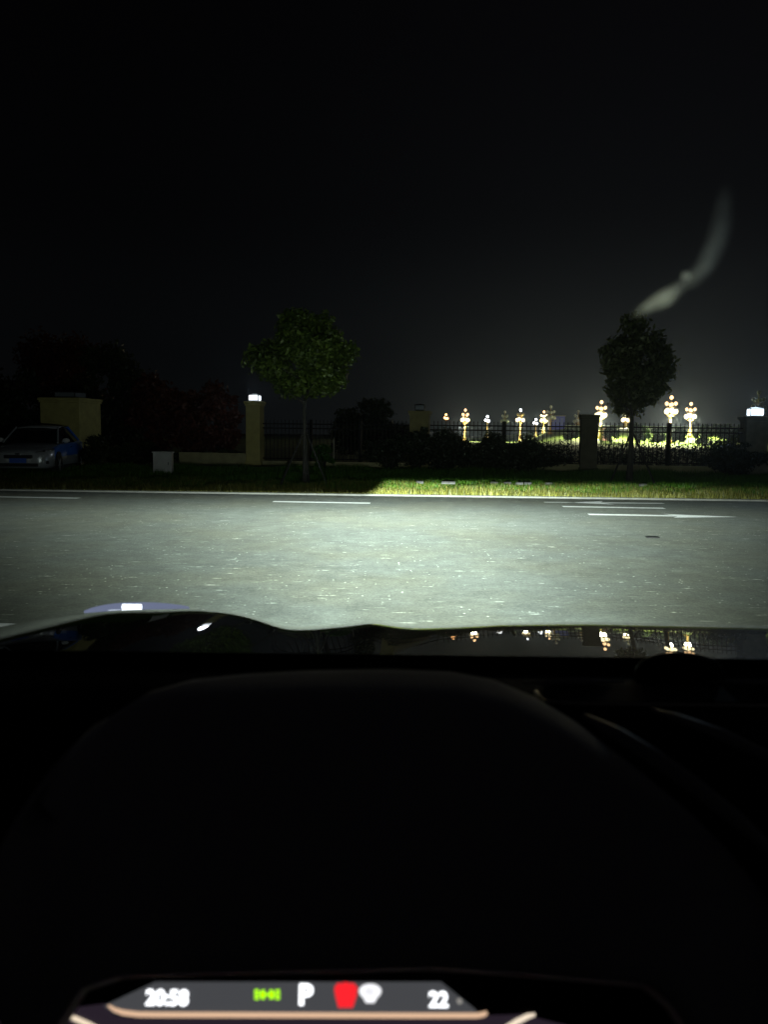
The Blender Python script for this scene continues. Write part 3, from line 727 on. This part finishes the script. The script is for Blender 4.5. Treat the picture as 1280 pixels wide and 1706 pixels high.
# cowl below the windscreen
b = MB(); b.grid([[(x, 0.88, EYE.z-0.272) for x in np.linspace(-0.9, 1.5, 20)], [(x, 0.985, EYE.z-0.287) for x in np.linspace(-0.9, 1.5, 20)]])
own(b.build('cowl', M_COWL, solid=0.03))
# headlamps
HL = []
for sx in (-1, 1):
    cx_ = 0.30 + sx*0.87
    if sx == -1:
        c0 = at(228, 1014, 1.84)
    else:
        c0 = Vector((1.24, 1.84, at(228, 1014, 1.84).z))
    hl = MB()
    pts_t, pts_b = [], []
    for u in np.linspace(-1, 1, 15):
        x = c0.x + sx*(-0.118)*u
        yv = c0.y + 0.03*u
        zt = c0.z + 0.016*(1-u*u)**0.8*(1.0+0.25*u*(-1))
        pts_t.append((x, yv, zt)); pts_b.append((x, yv+0.02, c0.z-0.05))
    hl.grid([pts_b, pts_t, [(p[0], p[1]+0.10*(1-abs(u_)*0.6), p[2]-0.03) for p, u_ in zip(pts_t, np.linspace(-1, 1, 15))]])
    ho = own(hl.build('headlight', emat('headlamp_lens', (0.50, 0.58, 0.90), 0.30), smooth=True, solid=0.006))
    b = MB(); k = 1 if sx == -1 else -1
    b.box(c0.x-0.034, c0.x+0.014, c0.y-0.012, c0.y-0.004, c0.z-0.004, c0.z+0.0125, 0.003)
    o = b.build('running_light', emat('running_light', (0.85, 0.92, 1.0), 3.0)); o.parent = ho; 
    b = MB(); b.sphere((c0.x-0.095, c0.y-0.012, c0.z+0.000), 0.008, 10, 6, (1.3, 0.6, 0.7)); b.box(c0.x-0.09, c0.x+0.055, c0.y-0.012, c0.y-0.006, c0.z-0.006, c0.z-0.001, 0.002)
    o = b.build('light_guide', emat('light_guide', (0.75, 0.85, 1.0), 0.9)); o.parent = ho
    # low beam with its cut-off: flat on the left, stepped up on the right
    lt = bpy.data.lights.new('low_beam', 'SPOT'); lt.energy = 210; lt.spot_size = math.radians(150); lt.spot_blend = 0.05; lt.shadow_soft_size = 0.03
    lt.color = (0.87, 1.0, 0.92)
    lt.use_nodes = True; n = lt.node_tree.nodes; l = lt.node_tree.links
    em = n['Emission']
    t = n.new('ShaderNodeTexCoord'); sx_ = n.new('ShaderNodeSeparateXYZ'); l.new(t.outputs['Normal'], sx_.inputs[0])
    def op(o_, a_, b_=0.0, c_=None):
        q = n.new('ShaderNodeMath'); q.operation = o_
        for i, s_ in enumerate((a_, b_) if c_ is None else (a_, b_, c_)):
            if isinstance(s_, (int, float)): q.inputs[i].default_value = s_
            else: l.new(s_, q.inputs[i])
        return q.outputs[0]
    def sm(src, a, c, d0, d1):
        r = n.new('ShaderNodeMapRange'); r.interpolation_type = 'SMOOTHSTEP'
        for i, v_ in ((1, a), (2, c), (3, d0), (4, d1)): r.inputs[i].default_value = v_
        l.new(src, r.inputs[0]); return r.outputs[0]
    k0 = 0.010 if sx == -1 else -0.068
    fz = op('MAXIMUM', op('MULTIPLY', sx_.outputs['Z'], -1.0), 0.02)
    az = op('DIVIDE', sx_.outputs['X'], fz)
    dep = op('DIVIDE', op('MULTIPLY', sx_.outputs['Y'], -1.0), fz)
    dpc = op('MAXIMUM', dep, 0.035)
    main = op('MULTIPLY', op('MULTIPLY', op('POWER', dpc, -2.6), 0.94), sm(dep, 0.07, 0.20, 1.0, 0.80))
    edge = sm(dep, 0.041, 0.070, 0.0, 1.0)
    hz = op('EXPONENT', op('MULTIPLY', op('POWER', op('ABSOLUTE', op('DIVIDE', op('SUBTRACT', az, 0.0), 0.385)), 1.5), -1.0))
    kick_e = sm(op('ADD', dep, op('MULTIPLY', sm(az, -0.02 + k0, 0.02 + k0, 0.0, 1.0), 0.016)), 0.040, 0.048, 0.0, 1.0)
    kick_h = op('EXPONENT', op('MULTIPLY', op('POWER', op('ABSOLUTE', op('DIVIDE', op('SUBTRACT', az, 0.02), 0.30)), 2.0), -1.0))
    kick = op('MULTIPLY', op('MULTIPLY', kick_e, kick_h), op('MULTIPLY', sm(dep, 0.050, 0.085, 1.0, 0.0), 310.0))
    stray = op('MULTIPLY', op('EXPONENT', op('MULTIPLY', op('POWER', op('DIVIDE', az, 0.55), 2.0), -1.0)), 3.2)
    tot = op('ADD', op('ADD', op('MULTIPLY', op('MULTIPLY', main, edge), hz), kick), stray)
    l.new(tot, em.inputs['Strength'])
    lo = bpy.data.objects.new('low_beam', lt); COL.objects.link(lo)
    lo.location = (0.30+sx*0.70, 2.42, 0.72); lo.rotation_euler = (math.radians(90), 0, 0)
    own(lo)
# dashboard top
def wallx(y): return EYE.z
dash = MB()
prof = [(0.90, -0.266), (0.80, -0.260), (0.70, -0.256), (0.60, -0.264), (0.50, -0.30), (0.45, -0.335), (0.43, -0.40), (0.45, -0.52)]
xs2 = np.linspace(-0.72, 1.30, 70)
dash.grid([[(x, max(y, 0.62) if x < 0.30 else y, EYE.z + (z if (y >= 0.62 or x >= 0.30) else -0.40) - 0.010) for x in xs2] for y, z in prof])
own(dash.build('dashboard', M_DASH, smooth=True))
# binnacle hood over the instruments
far_c = [(60, 1330), (120, 1255), (180, 1195), (250, 1152), (320, 1132), (410, 1122), (520, 1116), (650, 1114), (750, 1118), (820, 1131), (890, 1160), (960, 1202), (1030, 1256), (1100, 1318), (1160, 1378), (1215, 1440), (1262, 1510), (1290, 1600), (1300, 1740)]
far_d = [0.50, 0.56, 0.62, 0.68, 0.72, 0.745, 0.76, 0.765, 0.76, 0.745, 0.72, 0.69, 0.66, 0.63, 0.60, 0.575, 0.555, 0.54, 0.53]
rows_v = []
pf = [at(px, py, d) for (px, py), d in zip(far_c, far_d)]
lipz = at(495, 1606, 0.46).z
nn = len(pf)
near = []
for i in range(nn):
    u = i/(nn-1); x = pf[i].x
    xn = -0.33 + 0.60*(1-math.cos(PI*u))/2.0 if False else pf[i].x*0.80 - 0.02
    zn = lipz if 0.2 < u < 0.72 else lipz - 0.10*((0.2-u)/0.2)**1.5 if u <= 0.2 else lipz - 0.13*((u-0.72)/0.28)**1.5
    near.append(Vector((xn, 0.46 - 0.05*abs(u-0.45), zn)))
under = [Vector((p.x, p.y+0.02, p.z-0.018)) for p in near]
back = [Vector((f.x*0.92, f.y-0.10, min(f.z-0.05, near[i].z+0.02) if False else f.z-0.06)) for i, f in enumerate(pf)]
prev = [Vector((f.x, f.y+0.03, f.z-0.035)) for f in pf]
rows_v = [prev]
for k, tt in enumerate(np.linspace(0, 1, 17)):
    row = []
    for a_, c_ in zip(pf, near):
        p = a_.lerp(c_, tt); ax = Vector((-0.05, p.y, EYE.z-0.46))
        row.append(p + (p-ax).normalized()*0.040*math.sin(PI*tt))
    rows_v.append(row)
rows_v.append(under)
b = MB(); b.grid(rows_v)
own(b.build('binnacle_hood', M_VISOR, smooth=True, solid=0.004))
# right part of the dashboard: slot with a satin rim, ridges
def on(px, py, z): return ground(px, py, EYE.z + z)
b = MB(); b.tube([on(893, 1153, -0.262), on(897, 1160, -0.262), on(908, 1167, -0.262), on(930, 1171, -0.262), on(970, 1173, -0.262), on(1100, 1174, -0.262), on(1280, 1176, -0.262), on(1500, 1180, -0.262)], 0.0017, 8)
own(b.build('trim_strip', M_TRIM, smooth=True))
b = MB(); b.grid([[on(x, 1142, -0.262) for x in (905, 1100, 1500)], [on(x, 1169, -0.262) for x in (905, 1100, 1500)]])
own(b.build('defroster_slot', M_BLK, solid=0.004))
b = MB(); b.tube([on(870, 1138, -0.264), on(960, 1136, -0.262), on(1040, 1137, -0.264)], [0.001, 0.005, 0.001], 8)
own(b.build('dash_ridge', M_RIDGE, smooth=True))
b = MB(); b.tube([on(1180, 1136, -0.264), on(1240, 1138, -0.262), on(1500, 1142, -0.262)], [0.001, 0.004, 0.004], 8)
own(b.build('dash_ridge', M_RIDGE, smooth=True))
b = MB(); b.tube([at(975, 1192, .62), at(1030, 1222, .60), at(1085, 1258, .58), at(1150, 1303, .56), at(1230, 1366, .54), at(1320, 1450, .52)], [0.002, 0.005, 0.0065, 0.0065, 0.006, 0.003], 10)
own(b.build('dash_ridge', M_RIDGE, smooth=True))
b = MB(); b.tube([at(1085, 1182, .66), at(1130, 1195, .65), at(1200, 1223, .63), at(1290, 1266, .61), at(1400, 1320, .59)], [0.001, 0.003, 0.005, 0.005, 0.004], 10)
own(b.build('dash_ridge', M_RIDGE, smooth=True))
sn = at(1135, 1106, 0.86)
sn.z -= 0.012; b = MB(); b.sphere(sn, 0.02, 24, 14, (2.6, 1.4, 1.25))
own(b.build('light_sensor', M_BLK, smooth=True))

# instrument display
c_ = [at(-250, 1560, 0.60), at(1150, 1560, 0.60)]
SO = at(495, 1690, 0.585); SX = Vector((1, 0, 0)); SUPV = Vector((0, 0.30, 0.954)).normalized(); SNR = SX.cross(SUPV)  # towards us
SNR = -SNR if SNR.y > 0 else SNR
def scr(px, py, off=0.0):                     # point of the display face seen at a pixel
    d = ray(px, py); nrm = SNR; t_ = ((SO + nrm*off) - EYE).dot(nrm)/d.dot(nrm); return EYE + d*t_
def spoly(name, pts, m, off, parent):
    b = MB(); b.poly([scr(x, y, off) for x, y in pts]); o = b.build(name, m, solid=0.0002)
    o.parent = parent; o.matrix_parent_inverse = parent.matrix_world.inverted() if False else Matrix.Identity(4); return o
b = MB(); b.poly([scr(-260, 1540), scr(1200, 1540), scr(1200, 1990), scr(-260, 1990)])
DSP = own(b.build('instrument_display', mat('display_glass', (0.006, 0.005, 0.007), 0.4, spec=0.1), solid=0.01))
EM = lambda nme, c, s_: emat(nme, c, s_)
spoly('status_bar', [(258, 1636), (735, 1636), (790, 1680), (800, 1690), (192, 1690), (172, 1676)], EM('status_grey', (0.060, 0.062, 0.068), 1.0), 0.0006, DSP)
spoly('lower_panel', [(-60, 1712), (85, 1684), (175, 1672), (190, 1692), (805, 1692), (870, 1690), (960, 1712), (960, 1990), (-60, 1990)], EM('panel_violet', (0.020, 0.014, 0.022), 1.0), 0.0004, DSP)
def sband(name, pts, wd, m, off):
    b = MB(); top, bot = [], []
    for i, (x, y) in enumerate(pts):
        a_ = pts[max(i-1, 0)]; c2 = pts[min(i+1, len(pts)-1)]; dx, dy = c2[0]-a_[0], c2[1]-a_[1]; ll = math.hypot(dx, dy)
        ww = wd[i] if isinstance(wd, (list, tuple)) else wd
        top.append(scr(x + dy/ll*ww/2, y - dx/ll*ww/2, off)); bot.append(scr(x - dy/ll*ww/2, y + dx/ll*ww/2, off))
    b.grid([top, bot]); o = b.build(name, m, solid=0.0002); o.parent = DSP; return o
sband('amber_line', [(180, 1675), (190, 1682), (205, 1687), (230, 1690), (260, 1690.5), (700, 1692), (795, 1692), (806, 1690), (812, 1687)], [4, 7, 9, 9, 9, 9, 9, 9, 6], EM('amber', (0.80, 0.52, 0.34), 0.95), 0.0012)
sband('dial_arc', [(90, 1688), (104, 1690), (125, 1697), (150, 1708), (175, 1722)], [4, 8, 9, 9, 9], EM('dial_cream', (0.95, 0.78, 0.58), 1.0), 0.0012)
sband('dial_arc', [(892, 1690), (880, 1693), (862, 1702), (840, 1716)], [5, 9, 10, 10], EM('dial_cream_right', (0.95, 0.80, 0.62), 1.0), 0.0012)
def stext(name, txt, px, py, hpx, m, bold=0.0, sxs=1.0):
    cu = bpy.data.curves.new(name, 'FONT'); cu.body = txt; cu.align_x = 'CENTER'; cu.align_y = 'CENTER'; cu.offset = bold; cu.size = 1.0
    o = bpy.data.objects.new('tmp', cu); COL.objects.link(o); bpy.context.view_layer.update()
    me = bpy.data.meshes.new_from_object(o.evaluated_get(bpy.context.evaluated_depsgraph_get())); bpy.data.objects.remove(o)
    c = scr(px, py, 0.0016); a_ = scr(px, py-hpx/2, 0.0016); d_ = scr(px, py+hpx/2, 0.0016); hgt = (a_-d_).length
    ysz = [v.co.y for v in me.vertices]; k = hgt/(max(ysz)-min(ysz)); ym = (max(ysz)+min(ysz))/2
    xz = [v.co.x for v in me.vertices]; xm = (max(xz)+min(xz))/2
    for v in me.vertices:
        q = c + SX*((v.co.x-xm)*k*sxs) + SUPV*((v.co.y-ym)*k); v.co = q
    o = link(name, me, m, DSP); return o
M_DIG = EM('display_white', (0.9, 0.92, 0.96), 2.6)
stext('clock_digits', '20:58', 278, 1662, 27, M_DIG, 0.03, 1.0)
stext('gear_letter', 'P', 510, 1657, 36, M_DIG, 0.035, 1.05)
stext('temperature_digits', '22', 731, 1665, 27, M_DIG, 0.03, 1.0)
stext('speed_digits', '100', 72, 1706, 18, EM('dial_number', (0.42, 0.42, 0.42), 1.0), 0.02)
stext('degree_mark', '°', 766, 1668, 9, EM('degree_dim', (0.4, 0.38, 0.34), 1.0), 0.02)
M_GRN = EM('lamp_green', (0.36, 0.85, 0.0), 1.7)
b = MB()
for sx in (-1, 1):                            # side light symbol: two half-round lamps with rays
    arc = [(445+sx*4, 1649), (445+sx*10, 1650), (445+sx*13, 1657), (445+sx*10, 1664), (445+sx*4, 1665)]
    b.poly([scr(x, y, 0.0016) for x, y in arc])
    for yy in (1651, 1657, 1663):
        b.poly([scr(445+sx*14, yy-2.2, 0.0016), scr(445+sx*21, yy-2.2, 0.0016), scr(445+sx*21, yy+2.2, 0.0016), scr(445+sx*14, yy+2.2, 0.0016)])
b.poly([scr(x, y, 0.0016) for x, y in ((440, 1655), (450, 1655), (450, 1659), (440, 1659))])
o = b.build('side_light_symbol', M_GRN, DSP)
b = MB()                                      # seat belt warning: head, shoulders and strap
b.poly([scr(576+9*math.cos(a), 1645+9*math.sin(a), 0.0016) for a in np.linspace(0, 2*PI, 16, endpoint=False)])
b.poly([scr(x, y, 0.0017) for x, y in ((557, 1646), (562, 1638), (590, 1638), (596, 1646), (594, 1660), (588, 1679), (564, 1679), (559, 1660))])
b.build('seat_belt_symbol', EM('lamp_red', (1.0, 0.02, 0.03), 1.0), DSP)
b = MB()                                      # round lamp warning symbol
b.poly([scr(617+18.5*math.cos(a), 1651+(12 if math.sin(a) < 0 else 14)*math.sin(a), 0.0016) for a in np.linspace(0, 2*PI, 24, endpoint=False)])
b.poly([scr(x, y, 0.0017) for x, y in ((604, 1660), (630, 1660), (624, 1671), (610, 1671))])
b.build('lamp_warning_symbol', EM('symbol_white', (0.85, 0.85, 0.88), 1.3), DSP)
b = MB()
for a in np.linspace(0, 2*PI, 5, endpoint=False):
    x, y = 616+5*math.cos(a), 1652+4.5*math.sin(a)
    b.poly([scr(x+1.8*math.cos(t_), y+1.8*math.sin(t_), 0.0021) for t_ in np.linspace(0, 2*PI, 8, endpoint=False)])
b.build('symbol_detail', EM('symbol_grey', (0.25, 0.26, 0.28), 1.0), DSP)

# windscreen with the greasy smear on its inside
WB, WT = Vector((0, 1.0, EYE.z-0.30)), Vector((0, 0.17, EYE.z+0.24))
wn = Vector((1, 0, 0)).cross(WT-WB).normalized(); wn = wn if wn.y < 0 else -wn
mg = bpy.data.materials.new('windscreen_clear_glass'); mg.use_nodes = True
n = mg.node_tree.nodes; n.remove(n['Principled BSDF']); tb = n.new('ShaderNodeBsdfTransparent'); tb.inputs[0].default_value = (0.95, 0.96, 0.955, 1)
mg.node_tree.links.new(tb.outputs[0], n['Material Output'].inputs[0])
b = MB(); b.grid([[(x, WB.y + (WT.y-WB.y)*t_, WB.z + (WT.z-WB.z)*t_) for x in np.linspace(-0.70, 1.30, 12)] for t_ in np.linspace(0, 1, 8)])
WS = own(b.build('windscreen', mg))
def onglass(px, py, off=0.002):
    d = ray(px, py); t_ = ((WB + wn*off) - EYE).dot(wn)/d.dot(wn); return EYE + d*t_
ms = bpy.data.materials.new('grease_film'); ms.use_nodes = True
n = ms.node_tree.nodes; l = ms.node_tree.links; n.remove(n['Principled BSDF'])
at_ = n.new('ShaderNodeAttribute'); at_.attribute_name = 'film'
nz_ = n.new('ShaderNodeTexNoise'); nz_.inputs['Scale'].default_value = 90; tc_ = n.new('ShaderNodeTexCoord'); l.new(tc_.outputs['Object'], nz_.inputs['Vector'])
mrn = n.new('ShaderNodeMapRange'); mrn.inputs[1].default_value = 0.3; mrn.inputs[2].default_value = 0.7; mrn.inputs[3].default_value = 0.7; mrn.inputs[4].default_value = 1.2; l.new(nz_.outputs['Fac'], mrn.inputs[0])
mu = n.new('ShaderNodeMath'); mu.operation = 'MULTIPLY'; l.new(at_.outputs['Fac'], mu.inputs[0]); l.new(mrn.outputs[0], mu.inputs[1])
tr = n.new('ShaderNodeBsdfTransparent'); tl = n.new('ShaderNodeBsdfRefraction'); tl.inputs[0].default_value = (0.55, 0.66, 0.66, 1); tl.inputs['Roughness'].default_value = 0.55; tl.inputs['IOR'].default_value = 1.25
mx = n.new('ShaderNodeMixShader'); l.new(mu.outputs[0], mx.inputs[0]); l.new(tr.outputs[0], mx.inputs[1]); l.new(tl.outputs[0], mx.inputs[2]); l.new(mx.outputs[0], n['Material Output'].inputs[0])
def film(name, path, off):
    """path: (px, py, width px, strength)"""
    K = 9; verts, vals = [], []
    pts = []
    for (a_, c2) in zip(path, path[1:]):
        for t_ in np.linspace(0, 1, 7)[:-1]: pts.append([a_[i]+(c2[i]-a_[i])*t_ for i in range(4)])
    pts.append(list(path[-1]))
    bm = bmesh.new(); lay = bm.verts.layers.float.new('film'); rws = []
    for i, (x, y, wd, s_) in enumerate(pts):
        a_ = pts[max(i-1, 0)]; c2 = pts[min(i+1, len(pts)-1)]; dx, dy = c2[0]-a_[0], c2[1]-a_[1]; ll = math.hypot(dx, dy)
        row = []
        for k in range(K):
            u = -1 + 2*k/(K-1); v = bm.verts.new(onglass(x + dy/ll*wd*u, y - dx/ll*wd*u, off)); v[lay] = s_*(1-u*u)**1.5; row.append(v)
        rws.append(row)
    for r1, r2 in zip(rws, rws[1:]):
        for k in range(K-1): bm.faces.new((r1[k], r1[k+1], r2[k+1], r2[k]))
    me = bpy.data.meshes.new(name); bm.to_mesh(me); bm.free()
    o = link(name, me, ms); o.parent = WS; return o
SM = 1.0
film('smear', [(1052, 528, 4, 0.0), (1066, 520, 9, 0.35*SM), (1090, 507, 15, 0.62*SM), (1110, 497, 18, 0.72*SM), (1126, 485, 14, 0.36*SM), (1140, 474, 10, 0.22*SM), (1156, 468, 14, 0.20*SM), (1178, 440, 19, 0.20*SM), (1194, 408, 21, 0.13*SM), (1204, 370, 22, 0.08*SM), (1208, 335, 18, 0.05*SM), (1212, 305, 10, 0.0)], 0.002)
for (x, y, r_, s_) in ((1145, 461, 11, 0.45), (1136, 567, 11, 0.10), (1151, 600, 10, 0.10), (1137, 645, 8, 0.07)):
    film('grease_spot', [(x-r_, y, r_*0.3, 0.0), (x-r_*0.5, y, r_*0.9, s_*SM), (x+r_*0.5, y, r_*0.9, s_*SM), (x+r_, y, r_*0.3, 0.0)], 0.003)
# windscreen surround, outside the picture
for x, nme in ((-0.71, 'windscreen_surround'), (1.31, 'windscreen_surround')):
    b = MB(); b.tube([(x, 1.02, EYE.z-0.32), (x*0.9+0.03, 0.17, EYE.z+0.245)], 0.03, 8); own(b.build(nme, M_BLK, smooth=True))
b = MB(); b.tube([(-0.71, 0.15, EYE.z+0.265), (1.31, 0.15, EYE.z+0.265)], 0.03, 8); own(b.build('roof_header', M_BLK, smooth=True))

# ------------------------------------------------------------------ air volume added to imitate bloom around the lamps
b = MB(); b.box(-170, 230, -8, 260, -1.2, 24)
mh_ = bpy.data.materials.new('lamp_glow_air'); mh_.use_nodes = True
n = mh_.node_tree.nodes; n.remove(n['Principled BSDF'])
pv = n.new('ShaderNodeVolumePrincipled'); pv.inputs['Color'].default_value = (0.62, 0.80, 1.0, 1); pv.inputs['Density'].default_value = 0.0006; pv.inputs['Anisotropy'].default_value = 0.86
mh_.node_tree.links.new(pv.outputs[0], n['Material Output'].inputs['Volume'])
hz_o = b.build('lamp_glow_haze', mh_); hz_o['kind'] = 'stuff'
S.cycles.volume_bounces = 0
